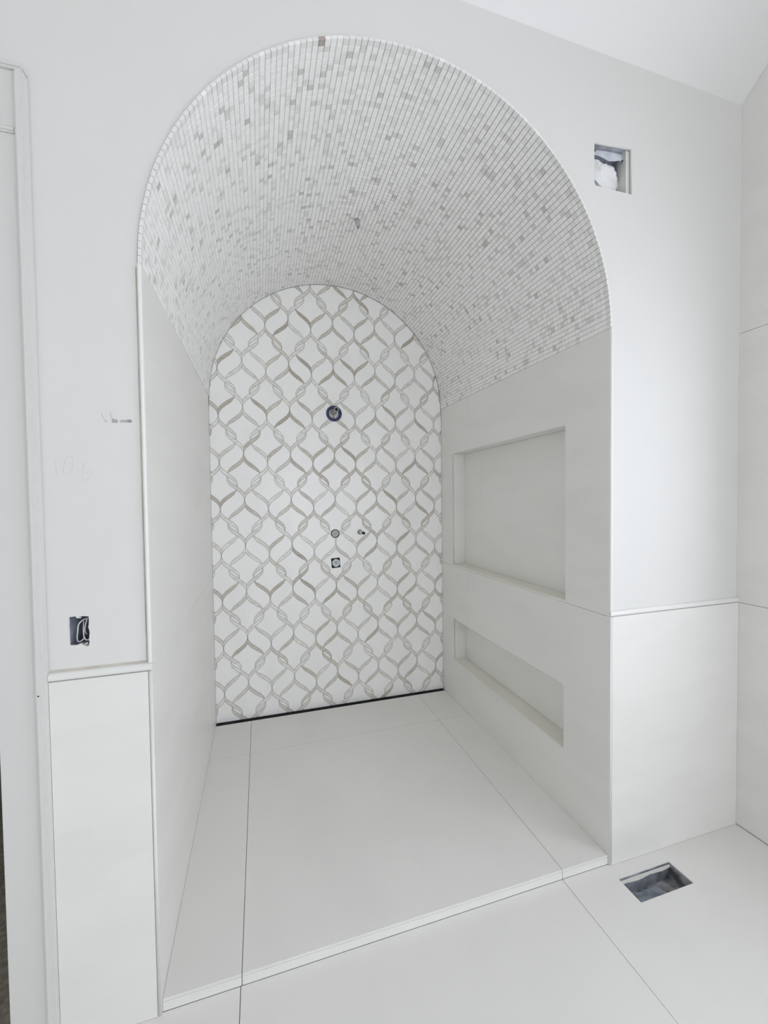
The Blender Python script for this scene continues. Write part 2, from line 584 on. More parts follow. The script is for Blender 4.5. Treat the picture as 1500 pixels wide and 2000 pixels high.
def window(name, mk, a0, a1, b0, b1, label):
    """mk(u, v, d) -> point; d runs outwards through the wall"""
    e = empty(name, mk((a0 + a1) / 2, b0, 0.06))
    tag(e, label, 'window', kind='structure')

    def bar(nm, u0, u1, v0, v1, d0, d1, material):
        p, q = mk(u0, v0, d0), mk(u1, v1, d1)
        child_box(nm, [min(p[i], q[i]) for i in range(3)], [max(p[i], q[i]) for i in range(3)], material, e)
    t = 0.05
    bar('window_frame', a0, a0 + t, b0, b1, 0.04, 0.10, TRIMP)
    bar('window_frame', a1 - t, a1, b0, b1, 0.04, 0.10, TRIMP)
    bar('window_frame', a0 + t, a1 - t, b0, b0 + t, 0.04, 0.10, TRIMP)
    bar('window_frame', a0 + t, a1 - t, b1 - t, b1, 0.04, 0.10, TRIMP)
    mid = (a0 + a1) / 2
    bar('mullion', mid - 0.02, mid + 0.02, b0 + t, b1 - t, 0.05, 0.09, TRIMP)
    bar('pane', a0 + t, mid - 0.02, b0 + t, b1 - t, 0.068, 0.072, GLASS)
    bar('pane', mid + 0.02, a1 - t, b0 + t, b1 - t, 0.068, 0.072, GLASS)


window('window_1', lambda u, v, d: Vector((XR + d, u, v)), *WIN_R, 'white framed window in the side wall nearest the shower')
window('fill_window_side', lambda u, v, d: Vector((XR + d, u, v)), *FILL_WIN_SIDE, 'wider white framed window added for fill light in the side wall away from the shower')  # unseen window added to brighten the room

window('fill_window_rear', lambda u, v, d: Vector((u, REAR - d, v)), *FILL_WIN_REAR, 'tall white framed window added for fill light in the wall opposite the shower')  # unseen window added to light the shower from the front

# ================================================================== SHOWER FLOOR
fs_ = box('floor_shower', (-0.03, 0.011, -0.06), (W + 0.14, D + 0.03, STEP - 0.0085), GROUT)
tag(fs_, 'raised shower floor of large pale tiles with narrow border strips', 'floor', kind='structure')
gx = [0.0, JX1 + 0.002, JX2 + 0.0008, W]
gy = [-0.0005, JY, DRAIN]
for i in range(3):
    for j in range(2):
        g2 = 0.0006 if j else 0.0006
        box('floor_tile', (gx[i] + (G if i else 0.0008), gy[j] + (0.0010 if j else 0), STEP - 0.0085), (gx[i + 1] - (G if i < 2 else 0.0008), gy[j + 1] - 0.0010, STEP), TILE, fs_)
    box('riser_tile', (gx[i] + G, -0.0005, 0.0012), (gx[i + 1] - G, 0.0108, STEP - 0.0096), TILE, fs_)

# ================================================================== SHOWER SIDE WALLS
zt = lambda y: vz(y) - 0.001


def side_tiles(parent, x, sgn, ftop, holes_by):
    """large tiles on a side wall; x = face, sgn = outward direction"""
    rows = [('lo', 0.0012, HW - 0.0011), ('hi', HW + 0.0011, None)]
    cols = [(-0.009, JY - 0.0010), (JY + 0.0010, D - 0.001)]
    for rn, z0, z1 in rows:
        for ci, (y0, y1) in enumerate(cols):
            ya = y0 if rn == 'lo' else max(y0, 0.0)
            loop = [(ya, z0), (y1, z0), (y1, z1 or zt(y1)), (ya, z1 or zt(ya))]
            holes = holes_by.get((rn, ci), [])
            if callable(holes):
                loop, holes = holes(loop)
            me = plate_mesh(loop, holes, TW, lambda u, v, w: Vector((x + sgn * w, u, v)), 'wall_tile')
            link('wall_tile', me, TILE, parent)


wsl = box('wall_shower_left', (-0.035, 0.0127, -0.06), (-TW, D + 0.03, 2.20), GROUT)
tag(wsl, 'plain pale tiled shower side wall on the door side, without niches', 'wall', kind='structure')
side_tiles(wsl, 0.0, -1, None, {})

# niche openings in the right-hand side wall (y0 y1 z0 z1)
NU = (0.245, 1.393, 1.030, 1.831)
NL = (0.257, 1.390, 0.334, 0.635)
ND = 0.098
wsr = link('wall_shower_right', plate_mesh(rect(0.0127, D + 0.03, -0.06, 2.20), [rect(NU[0] - 0.0105, NU[1] + 0.0105, NU[2] - 0.0105, NU[3] + 0.0105), rect(NL[0] - 0.0105, NL[1] + 0.0105, NL[2] - 0.0105, NL[3] + 0.0105)], 0.02, r3(W + TW), 'wall_shower_right'), GROUT)
tag(wsr, 'tiled shower side wall with two recessed shelf niches', 'wall', kind='structure')


def cut_front(lo, hi, z0, z1):
    def f(loop):
        return loop, []
    return f


def notch(kind, ci):
    """tile outlines around the niches; the joint at JY runs through both"""
    def f(loop):
        ya, yb = loop[0][0], loop[1][0]
        z0, z1a, z1b = loop[0][1], loop[3][1], loop[2][1]
        if kind == 'hi':
            n = NU
            if ci == 0:   # niche cuts the far bottom side of the tile
                return [(ya, z0), (n[0], z0), (n[0], n[3]), (yb, n[3]), (yb, z1b), (ya, z1a)], []
            return [(n[1], z0), (yb, z0), (yb, z1b), (ya, z1a), (ya, n[3]), (n[1], n[3])], []
        n = NL
        if ci == 0:
            return [(ya, z0), (yb, z0), (yb, n[2]), (n[0], n[2]), (n[0], n[3]), (yb, n[3]), (yb, z1b), (ya, z1a)], []
        return [(ya, z0), (yb, z0), (yb, z1b), (ya, z1a), (ya, n[3]), (n[1], n[3]), (n[1], n[2]), (ya, n[2])], []
    return f


side_tiles(wsr, W, 1, None, {('hi', 0): notch('hi', 0), ('hi', 1): notch('hi', 1), ('lo', 0): notch('lo', 0), ('lo', 1): notch('lo', 1)})


def niche(n, name, label):
    y0, y1, z0, z1 = n
    e = empty(name, (W + 0.05, (y0 + y1) / 2, z0))
    tag(e, label, 'niche', kind='structure')
    t = 0.010
    x1 = W + ND
    # rough recess behind the lining
    child_box('recess_back', (x1 + t, y0 - 0.03, z0 - 0.03), (x1 + t + 0.012, y1 + 0.03, z1 + 0.03), GROUT, e)
    for q in (((W + TW + 0.02, y0 - 0.03, z0 - 0.03), (x1 + t, y0 - t, z1 + 0.03)), ((W + TW + 0.02, y1 + t, z0 - 0.03), (x1 + t, y1 + 0.03, z1 + 0.03)),
              ((W + TW + 0.02, y0 - t, z0 - 0.03), (x1 + t, y1 + t, z0 - t)), ((W + TW + 0.02, y0 - t, z1 + t), (x1 + t, y1 + t, z1 + 0.03))):
        child_box('recess_side', q[0], q[1], GROUT, e)
    child_box('back_tile', (x1, y0, z0), (x1 + t, JY - 0.0005, z1), TILE, e)
    child_box('back_tile', (x1, JY + 0.0005, z0), (x1 + t, y1, z1), TILE, e)
    child_box('side_tile', (W + 0.0004, y1 + 0.0008, z0), (x1 + t, y1 + t, z1), TILE, e)
    child_box('side_tile', (W + 0.0004, y0 - t, z0), (x1 + t, y0 - 0.0008, z1), TILE, e)
    child_box('head_tile', (W + 0.0004, y0 - t, z1 + 0.001), (x1 + t, y1 + t, z1 + t), TILE, e)
    child_box('sill', (W - 0.0006, y0 + 0.0005, z0 - t + 0.001), (x1 - 0.0012, y1 - 0.0005, z0 + 0.002), TILEE, e, 0.0008)


niche(NU, 'trim_6', 'tall recessed shower niche above the tile joint')
niche(NL, 'trim_7', 'low slot-shaped recessed shower niche near the floor')

# ================================================================== VAULT of small marble stones
SEGS = 96
vs, fcs = [], []
for yy, in ((0.0127,), (D + 0.03,)):
    for k in range(SEGS + 1):
        th = PI * k / SEGS
        r0 = vr(yy) + 0.0066
        vs.append((VC + r0 * math.cos(th), yy, vz(yy) + r0 * math.sin(th)))
    for k in range(SEGS + 1):
        th = PI * k / SEGS
        r0 = vr(yy) + 0.035
        vs.append((VC + r0 * math.cos(th), yy, vz(yy) + r0 * math.sin(th)))
n1 = SEGS + 1
for k in range(SEGS):
    a, b, c, d = k, k + 1, n1 + k + 1, n1 + k
    o_ = 2 * n1
    fcs += [(a, b, o_ + b, o_ + a), (d, o_ + d, o_ + c, c), (a, d, c, b), (o_ + a, o_ + b, o_ + c, o_ + d)]
fcs += [(0, 2 * n1, 3 * n1, n1), (SEGS, n1 + SEGS, 3 * n1 + SEGS, 2 * n1 + SEGS)]
me = bpy.data.meshes.new('ceiling_shower')
me.from_pydata(vs, [], fcs)
vault = link('ceiling_shower', me, GROUTL)
tag(vault, 'barrel vault over the shower lined with small square marble mosaic', 'vault ceiling', kind='structure')

NROW = 125
PY = 0.02085
NY = int((D + 0.006) / PY)
RS = random.Random(11)


def stone_tone(rs):
    q = rs.random()
    if q < 0.74:
        v = 0.88 + 0.03 * rs.random()
        return (v, v * 0.996, v * 0.978)
    if q < 0.93:
        v = 0.78 + 0.07 * rs.random()
        return (v, v * 0.992, v * 0.970)
    if q < 0.985:
        v = 0.68 + 0.07 * rs.random()
        return (v, v * 0.985, v * 0.955)
    v = 0.55 + 0.09 * rs.random()
    return (v, v * 0.975, v * 0.94)


def stone_verts(hu, hv):
    c = 0.0009
    t = 0.0086
    lo = [(-hu, -hv, 0), (hu, -hv, 0), (hu, hv, 0), (-hu, hv, 0)]
    md = [(a, b, t - c) for a, b, _ in lo]
    tp = [(math.copysign(abs(a) - c, a), math.copysign(abs(b) - c, b), t) for a, b, _ in lo]
    return lo + md + tp


STONE_F = [(8, 9, 10, 11)] + [(4 + i, 4 + (i + 1) % 4, 8 + (i + 1) % 4, 8 + i) for i in range(4)] + [(i, (i + 1) % 4, 4 + (i + 1) % 4, 4 + i) for i in range(4)]


def set_tone(me, tones, per):
    ca = me.color_attributes.new('stone', 'FLOAT_COLOR', 'CORNER')
    vals = []
    for t in tones:
        vals += [t[0], t[1], t[2], 1.0] * per
    ca.data.foreach_set('color', vals)


PITCH = PI * 0.820 / NROW
HU = PITCH * 0.462
HV = PY / 2 - 0.00022
VAR = []
for i in range(26):
    me = bpy.data.meshes.new('mosaic_stone')
    me.from_pydata(stone_verts(HU, HV), [], STONE_F)
    tone = (0.80 + 0.006 * i, 0.795 + 0.006 * i, 0.78 + 0.006 * i) if i < 6 else stone_tone(RS)
    if i == 25:
        tone = (0.42, 0.36, 0.335)
    set_tone(me, [tone], 36)
    me.materials.append(MOSAIC)
    VAR.append(me)

cells = []
for k in range(NROW):
    th = (k + 0.5) * PI / NROW
    rowshift = RS.uniform(-0.0012, 0.0012)
    for j in range(NY + 1):
        y = -0.0062 + (j + 0.5) * PY + (rowshift if j else 0)
        if y + PY / 2 > D:
            continue
        r0 = vr(y) + 0.0086 + RS.uniform(-0.00035, 0.00035)
        pos = Vector((VC + r0 * math.cos(th), y, vz(y) + r0 * math.sin(th)))
        inw = Vector((-math.cos(th), 0, -math.sin(th)))
        tan = Vector((-math.sin(th), 0, math.cos(th)))
        fa = Vector((0, 1, 0))
        rot = Matrix((fa.cross(inw), fa, inw)).transposed()
        tilt = Matrix.Rotation(RS.uniform(-0.022, 0.022), 3, 'X') @ Matrix.Rotation(RS.uniform(-0.022, 0.022), 3, 'Y')
        M3 = rot @ tilt
        c4 = [pos + M3 @ Vector(q) for q in ((-HU, -HV, 0.0086), (HU, -HV, 0.0086), (HU, HV, 0.0086), (-HU, HV, 0.0086))]
        pr = [project(p) for p in c4]
        ar = sum(pr[i][0] * pr[(i + 1) % 4][1] - pr[(i + 1) % 4][0] * pr[i][1] for i in range(4)) / 2
        cells.append((abs(ar), pos, M3, j, k))
cells.sort(key=lambda c: -c[0])
for ar, pos, M3, j, k in cells[:300]:
    o = bpy.data.objects.new('mosaic_stone', RS.choice(VAR[:6] * 4 + VAR[6:14]) if j == 0 else RS.choice(VAR[4:25]))
    if j == 0 and k == 77:
        o.data = VAR[25]
    COL.objects.link(o)
    o.parent = vault
    mw = M3.to_4x4()
    mw.translation = pos
    o.matrix_local = mw
vs, fcs, tones = [], [], []
base = [Vector(v) for v in stone_verts(HU, HV)]
for ar, pos, M3, j, k in cells[300:]:
    b = len(vs)
    vs += [tuple(pos + M3 @ v) for v in base]
    fcs += [tuple(b + i for i in f) for f in STONE_F]
    tones.append(stone_tone(RS) if j else (0.80, 0.795, 0.775))
me = bpy.data.meshes.new('mosaic_field')
me.from_pydata(vs, [], fcs)
set_tone(me, tones, 36)
link('mosaic_field', me, MOSAIC, vault, kind='stuff', label='rest of the small square marble mosaic stones')

# ================================================================== BACK WALL: water-jet ribbon mosaic
SP, PZ, OFFB = 0.1522, 0.3075, 0.0605
AMP = 0.70 * SP
AX0, AZ0 = 0.6645, 1.7625            # one node of the first ribbon family
YB = D


def sx(t):
    u = (2 * t if t <= 0.5 else 2 * (1 - t)) ** 1.12
    return AMP * u * u * u * (10 - 15 * u + 6 * u * u)


TB_A = OFFB / PZ


def crossing(lo, hi):
    f = lambda t: sx(t) + sx(t + TB_A) - SP
    for _ in range(60):
        mid = (lo + hi) / 2
        if (f(mid) > 0) == (f(hi) > 0):
            hi = mid
        else:
            lo = mid
    return (lo + hi) / 2


TA1, TA2 = crossing(0.0, 0.5 - TB_A / 2), crossing(0.5 - TB_A / 2, 1.0 - TB_A)
TB1, TB2 = TA1 + TB_A, TA2 + TB_A


def seg(col, z0, side, t0, t1, n=12):
    return [(col + side * sx(t0 + (t1 - t0) * k / n), z0 - PZ * (t0 + (t1 - t0) * k / n)) for k in range(n + 1)]


def halfw(t):
    return 0.0014 + 0.0088 * abs(math.sin(2 * PI * t)) ** 0.9


def ribbon(col, z0, side, t0, t1, extra=0.0, n=16):
    L_, R_ = [], []
    for k in range(n + 1):
        t = t0 + (t1 - t0) * k / n
        x, z = col + side * sx(t), z0 - PZ * t
        dx, dz = side * (sx(min(1, t + 0.004)) - sx(max(0, t - 0.004))) / 0.008, -PZ
        l = math.hypot(dx, dz)
        h = halfw(t) * min(1.0, 0.25 + 0.75 * (min(k, n - k) / (n * 0.22))) + extra
        # keep the two strands of a node apart
        nx, nz = -dz / l, dx / l
        lim = max(0.0004, abs(x - col) - 0.0006) + extra
        L_.append((x + nx * h, z + nz * h))
        R_.append((x - nx * h, z - nz * h))
    out = L_ + R_[::-1]
    if side > 0:
        out = [(max(p[0], col + 0.0004 - extra), p[1]) for p in out]
    else:
        out = [(min(p[0], col - 0.0004 + extra), p[1]) for p in out]
    return out


ARC = [(VC + (vr(D) - 0.0005) * math.cos(PI * k / 40), vz(D) + (vr(D) - 0.0005) * math.sin(PI * k / 40)) for k in range(41)]


def clip_arch(poly):
    n0 = len(poly)
    inside = all(0.001 < p[0] < W - 0.001 and p[1] > STEP - 0.01 and (p[1] < vz(D) or math.hypot(p[0] - VC, p[1] - vz(D)) < vr(D) - 0.004) for p in poly)
    if inside:
        return poly, True
    poly = clip(poly, -1, 0, -0.001)
    if len(poly) > 2:
        poly = clip(poly, 1, 0, W - 0.001)
    if len(poly) > 2:
        poly = clip(poly, 0, -1, -(STEP - 0.012))
    for k in range(40):
        if len(poly) < 3:
            break
        (x0, z0), (x1, z1) = ARC[k], ARC[k + 1]
        nx, nz = (z1 - z0), -(x1 - x0)
        poly = clip(poly, nx, nz, nx * x0 + nz * z0)
    # drop doubled points
    out = []
    for p in poly:
        if not out or math.hypot(p[0] - out[-1][0], p[1] - out[-1][1]) > 1e-5:
            out.append(p)
    return out, False


def inset(poly, d):
    n = len(poly)
    s = sum(p[0] * q[1] - q[0] * p[1] for p, q in zip(poly, poly[1:] + poly[:1]))
    sg = 1 if s > 0 else -1
    out = []
    for i in range(n):
        p, c, q = poly[i - 1], poly[i], poly[(i + 1) % n]
        tx, tz = q[0] - p[0], q[1] - p[1]
        l = math.hypot(tx, tz) or 1
        out.append((c[0] - sg * tz / l * d, c[1] + sg * tx / l * d))
    return out


H_SHOWER = (0.8175, 2.117)
H_ROUND = (0.8130, 1.2700)
H_STUB = (0.9940, 1.2750)
H_SQ = (0.8145, 1.0605)
circ = lambda c, r, n=28: [(c[0] + r * math.cos(2 * PI * k / n), c[1] + r * math.sin(2 * PI * k / n)) for k in range(n)]
sqr = lambda c, a, b, rot: [(c[0] + u * math.cos(rot) - v * math.sin(rot), c[1] + u * math.sin(rot) + v * math.cos(rot)) for u, v in ((-a, -b), (a, -b), (a, b), (-a, b))]
HOLES = [circ(H_SHOWER, 0.050), circ(H_ROUND, 0.0305), circ(H_STUB, 0.019, 20), sqr(H_SQ, 0.0315, 0.0355, 0.06)]
HB = [(min(p[0] for p in h), max(p[0] for p in h), min(p[1] for p in h), max(p[1] for p in h)) for h in HOLES]

wbk = link('wall_shower_back', plate_mesh([(-0.03, -0.06), (W + 0.03, -0.06), (W + 0.03, 3.06), (-0.03, 3.06)], HOLES, 0.03, w3(YB + 0.007), 'wall_shower_back'), GROUT)
tag(wbk, 'shower back wall of white marble inlaid with twisting taupe ribbon mosaic', 'wall', kind='structure')


def hits_hole(poly):
    x0, x1 = min(p[0] for p in poly), max(p[0] for p in poly)
    z0, z1 = min(p[1] for p in poly), max(p[1] for p in poly)
    return [i for i, b in enumerate(HB) if x1 > b[0] and x0 < b[1] and z1 > b[2] and z0 < b[3]]


CUTTERS = []
for h in HOLES:
    c_ = link('cutter', prism_mesh([(p[0], YB - 0.03, p[1]) for p in h], (0, 0.06, 0)))
    CUTTERS.append(c_)


def cut_mesh(me, ids):
    o = link('cutting', me)
    for i in ids:
        md = o.modifiers.new('cut', 'BOOLEAN')
        md.operation = 'DIFFERENCE'
        md.object = CUTTERS[i]
        md.solver = 'EXACT'
        md.use_self = True
    dg = bpy.context.evaluated_depsgraph_get()
    r = bpy.data.meshes.new_from_object(o.evaluated_get(dg))
    bpy.data.objects.remove(o)
    return r


pieces = []      # (area, name, polygon, y_front, thickness, material, share key, origin)
grout_polys = []
RR = random.Random(23)
WROT = [TILE]


def ribbon_material(kind, z):
    hi = max(0.0, min(1.0, (z - 0.3) / 2.3))
    if kind == 'short':
        wts = [1.0 + 2.6 * (1 - hi), 1.4 + 0.8 * (1 - hi), 1.6, 1.0 + 1.8 * hi, 0.35 + 1.6 * hi, 0.1 + 0.8 * hi]
    else:
        wts = [4.6, 2.6, 1.6, 0.8, 0.25, 0.04]
    return RR.choices(RIB, wts)[0]


lens_polys = []
for i in range(-4, 5):
    for j in range(-6, 7):
        ax, az = AX0 + 2 * SP * i, AZ0 + PZ * j
        for fam in ('A', 'B'):
            cx_ = ax if fam == 'A' else ax + SP
            cz_ = az if fam == 'A' else az + OFFB
            if not (-0.35 < cx_ < W + 0.35 and -0.4 < cz_ < 3.5):
                continue
            # white core of the ogee
            rgt, lft = [], []
            for s_, acc in ((1, rgt), (-1, lft)):
                if fam == 'A':
                    acc += seg(cx_, cz_, s_, 0.0, TA1) + seg(cx_ + s_ * SP, cz_ + OFFB, -s_, TB1, TB2)[1:-1] + seg(cx_, cz_, s_, TA2, 1.0)
                else:
                    acc += seg(cx_, cz_, s_, 0.0, TB1) + seg(cx_ + s_ * SP, cz_ - OFFB, -s_, TA1, TA2)[1:-1] + seg(cx_, cz_, s_, TB2, 1.0)
            core = rgt + lft[::-1][1:-1]
            pieces.append(['marble_tile', core, 'core' + fam, (cx_, cz_), 0.0, 0.0068, WHITEM])
            # ribbons
            for s_ in (1, -1):
                if fam == 'A':
                    rr = [('long', 0.0, 0.5 * TA2 + 0.255), ('short', TA2 + 0.034, 1.0)]
                else:
                    rr = [('short', 0.0, TB1 - 0.034), ('long', 0.5 * TB1 + 0.245, 1.0)]
                for kd, t0, t1 in rr:
                    zc_ = cz_ - PZ * (t0 + t1) / 2
                    pieces.append(['ribbon', ribbon(cx_, cz_, s_, t0, t1), 'rib%s%s%d' % (fam, kd, s_), (cx_, cz_), -0.0008, 0.0006, ribbon_material(kd, zc_)])
                    grout_polys.append(ribbon(cx_, cz_, s_, t0, t1, 0.0018))
            if fam == 'A':
                for s_ in (1, -1):
                    bx, bz = cx_ + s_ * SP, cz_ + OFFB
                    gap = seg(cx_, cz_, s_, 0.0, TA1) + seg(bx, bz, -s_, TB1, 0.0)[1:] + seg(bx, bz + PZ, -s_, 1.0, TB2)[1:] + seg(cx_, cz_ + PZ, s_, TA2, 1.0)[1:-1]
                    pieces.append(['marble_tile', gap, 'gap%d' % s_, (cx_, cz_), 0.0, 0.0068, WHITEM])
                    lens = seg(cx_, cz_, s_, TA1, TA2) + seg(bx, bz, -s_, TB2, TB1)[1:-1]
                    lens_polys.append(lens)

share = {}
ready = []
for nm, poly, key, org, dy, th, mt in pieces:
    if nm == 'marble_tile':
        poly = inset(poly, 0.0005)
        if key.startswith('core'):
            h_ = len(poly) // 2
            poly = [(max(p[0], org[0] + 0.0003), p[1]) if q <= h_ else (min(p[0], org[0] - 0.0003), p[1]) for q, p in enumerate(poly)]
    pl, whole = clip_arch(poly)
    if len(pl) < 3 or area2(pl) < 2e-5:
        continue
    ids = hits_hole(pl)
    ready.append((area2(pl), nm, pl, key, org, dy, th, mt, whole and not ids, ids))


def merge_prisms(name, polys, y, th, material, parent):
    vs, fc = [], []
    for pl in polys:
        me_ = prism_mesh([(p[0], y, p[1]) for p in pl], (0, th, 0))
        ids = hits_hole(pl)
        if ids:
            me_ = cut_mesh(me_, ids)
        b = len(vs)
        vs += [tuple(v.co) for v in me_.vertices]
        fc += [tuple(b + k for k in f.vertices) for f in me_.polygons]
        bpy.data.meshes.remove(me_)
    me_ = bpy.data.meshes.new(name)
    me_.from_pydata(vs, [], fc)
    return link(name, me_, material, parent, kind='stuff')


count = {'marble_tile': 0, 'ribbon': 0}
rest = {}
ready.sort(key=lambda r: -r[0])
for ar, nm, pl, key, org, dy, th, mt, whole, ids in ready:
    if count[nm] >= 300:
        rest.setdefault((nm, mt.name), []).append((pl, dy, th, mt))
        continue
    count[nm] += 1
    if whole:
        if key not in share:
            share[key] = prism_mesh([(p[0] - org[0], dy, p[1] - org[1]) for p in pl], (0, th, 0), nm)
            share[key].materials.append(mt)
        o = bpy.data.objects.new(nm, share[key])
        COL.objects.link(o)
        o.parent = wbk
        o.location = (org[0], YB, org[1])
        o.material_slots[0].link = 'OBJECT'
        o.material_slots[0].material = mt
    else:
        me = prism_mesh([(p[0], YB + dy, p[1]) for p in pl], (0, th, 0), nm)
        if ids:
            me = cut_mesh(me, ids)
            if not len(me.polygons):
                continue
            me.materials.clear()
        link(nm, me, mt, wbk)
for (nm, mn), lst in rest.items():
    merge_prisms(nm + '_remainder', [l[0] for l in lst], YB + lst[0][1], lst[0][2], lst[0][3], wbk)
gp = []
for pl in grout_polys:
    q, _ = clip_arch(pl)
    if len(q) > 2 and area2(q) > 1e-6:
        gp.append(q)
merge_prisms('ribbon_grout', gp, YB - 0.00035, 0.0003, mat('ribbon_grout_grey', (0.21, 0.195, 0.165), 0.9), wbk)['label'] = 'thin grey grout outlining the ribbons'
lp = []
for pl in lens_polys:
    q, _ = clip_arch(inset(pl, 0.0005))
    if len(q) > 2 and area2(q) > 1e-6:
        lp.append(q)
merge_prisms('lens_tile', lp, YB, 0.0068, WHITEM, wbk)['label'] = 'tiny white almond-shaped marble pieces inside the twists'
for c_ in CUTTERS:
    bpy.data.objects.remove(c_)

# ================================================================== LINEAR DRAIN
dr = empty('linear_drain', (W / 2, (DRAIN + D) / 2, STEP - 0.01))
tag(dr, 'long black linear floor drain along the foot of the patterned wall', 'drain')
child_box('channel', (0.002, DRAIN + 0.0006, STEP - 0.0082), (W - 0.002, D - 0.0008, STEP - 0.006), BLACK, dr)
child_box('channel_edge', (0.002, DRAIN + 0.0006, STEP - 0.006), (W - 0.002, DRAIN + 0.0030, STEP + 0.0004), BLACK, dr)
child_box('channel_edge', (0.002, D - 0.0032, STEP - 0.006), (W - 0.002, D - 0.0009, STEP + 0.0004), BLACK, dr)
for k in range(4):
    x0 = 0.004 + k * 0.408
    child_box('grate', (x0, DRAIN + 0.0045, STEP - 0.0058), (x0 + 0.406, D - 0.0046, STEP - 0.0012), BLACK, dr, 0.0008)


# ================================================================== PLUMBING ROUGH-INS
def add(par, name, me, material, smooth=False):
    o = link(name, me, material)
    o.parent = par
    o.matrix_parent_inverse = Matrix.Translation(-Vector(par.location))
    if smooth:
        for f in me.polygons:
            f.use_smooth = True
    return o


e = empty('shower_arm_pipe', (H_SHOWER[0], YB, H_SHOWER[1]))
tag(e, 'short brass shower pipe stub inside a blue rubber ring high on the patterned wall', 'pipe')
O = (H_SHOWER[0], YB, H_SHOWER[1])
add(e, 'rubber_ring', lathe_mesh([(0.036, 0.030), (0.036, -0.004), (0.039, -0.007), (0.046, -0.0085), (0.053, -0.007), (0.0555, -0.004), (0.0555, -0.0012), (0.0495, -0.0012), (0.0495, 0.030), (0.036, 0.030)], 40, origin=O), NAVY, True)
add(e, 'recess_cup', lathe_mesh([(0.0495, 0.012), (0.0495, 0.034), (0.0, 0.034), (0.0, 0.012), (0.0495, 0.012)], 32, origin=O), PINKG)
add(e, 'supply_line', tube_mesh([(O[0] - 0.001, YB + 0.010, O[2] - 0.035), (O[0] - 0.001, YB + 0.010, O[2] - 0.01), (O[0], YB + 0.010, O[2] + 0.004)], 0.0045, 10), BRASS)
pz = 0.009
PO = (O[0], YB, O[2] + pz)
add(e, 'pipe_collar', lathe_mesh([(0.0, 0.0115), (0.0195, 0.0115), (0.0195, -0.004), (0.0175, -0.008), (0.0, -0.008)], 20, origin=PO), BRASS)
add(e, 'pipe', lathe_mesh([(0.0148, 0.01), (0.0148, -0.078), (0.0162, -0.080), (0.0162, -0.098), (0.0115, -0.098), (0.0115, -0.070), (0.0, -0.070)], 20, origin=PO), BRASS, False)
add(e, 'bore_shade', lathe_mesh([(0.0114, -0.0955), (0.0, -0.0955), (0.0, -0.072), (0.0114, -0.072), (0.0114, -0.0955)], 20, origin=PO), BORE)  # black plug painted as the dark inside the open pipe

e = empty('mixing_valve', (H_ROUND[0], YB, H_ROUND[1]))
tag(e, 'round grey plastic valve cover with dark rim in the patterned wall', 'valve')
O = (H_ROUND[0], YB, H_ROUND[1])
add(e, 'rim', lathe_mesh([(0.0258, -0.0016), (0.0303, -0.0016), (0.0303, 0.028), (0.0258, 0.028), (0.0258, -0.0016)], 32, origin=O), BORE)
add(e, 'cover', lathe_mesh([(0.0, -0.003), (0.008, -0.003), (0.0085, -0.001), (0.015, -0.001), (0.0155, -0.0035), (0.019, -0.0035), (0.0195, -0.001), (0.0235, -0.001), (0.0252, 0.001), (0.0252, 0.012), (0.0, 0.012)], 32, origin=O), VALVE)
box_r = child_box('handle_stub', (O[0] - 0.011, YB - 0.005, O[2] - 0.002), (O[0] + 0.009, YB - 0.0025, O[2] + 0.0025), mat('valve_mid_grey', (0.33, 0.33, 0.34), 0.5), e, 0.0008)

e = empty('spout_pipe', (H_STUB[0], YB, H_STUB[1]))
tag(e, 'thin pipe stub with black end poking out beside the round valve', 'pipe')
O = (H_STUB[0], YB, H_STUB[1])
add(e, 'hole_collar', lathe_mesh([(0.0115, 0.024), (0.0115, 0.001), (0.0185, 0.001), (0.0185, 0.028), (0.0, 0.028), (0.0, 0.024), (0.0115, 0.024)], 20, origin=O), mat('grey_green_sealant', (0.45, 0.46, 0.40), 0.7, var=0.3, scale=60))
add(e, 'pipe', lathe_mesh([(0.0, 0.023), (0.0088, 0.023), (0.0088, -0.098), (0.0, -0.098)], 18, origin=O), mat('pale_pipe', (0.66, 0.66, 0.60), 0.4))
add(e, 'end_cap', lathe_mesh([(0.0, -0.0985), (0.0, -0.116), (0.0085, -0.116), (0.0105, -0.114), (0.0105, -0.0985), (0.0, -0.0985)], 18, origin=O), BORE)

e = empty('diverter_valve', (H_SQ[0], YB, H_SQ[1]))
tag(e, 'pale round valve cap set in a black square cut-out of the patterned wall', 'valve')
O = (H_SQ[0] + 0.003, YB, H_SQ[1] - 0.001)
back = prism_mesh([(p[0], YB + 0.02, p[1]) for p in sqr(H_SQ, 0.0312, 0.0352, 0.06)], (0, 0.012, 0))
add(e, 'cavity_shade_backing', back, BORE)  # black board painted as the shade of the open wall cavity
add(e, 'cap', lathe_mesh([(0.0, 0.001), (0.022, 0.001), (0.0265, 0.002), (0.0285, 0.005), (0.0285, 0.0195), (0.0, 0.0195)], 32, origin=O), VALVEB)
for ang, ln in ((0.9, 0.017), (2.35, 0.016), (-1.75, 0.010)):
    c0 = Vector((O[0] - 0.001, YB + 0.0004, O[2] + 0.001))
    c1 = c0 + Vector((math.cos(ang) * ln, 0, math.sin(ang) * ln))
    add(e, 'cap_rib', tube_mesh([c0, (c0 + c1) / 2, c1], 0.0017, 8), mat('valve_slot_grey', (0.20, 0.22, 0.26), 0.5))
add(e, 'cap_tab', tube_mesh([(O[0] + 0.007, YB + 0.0003, O[2] - 0.009), (O[0] + 0.013, YB + 0.0003, O[2] - 0.007), (O[0] + 0.019, YB + 0.0006, O[2] - 0.008)], 0.0028, 8), mat('valve_mid_pale', (0.42, 0.43, 0.46), 0.5))

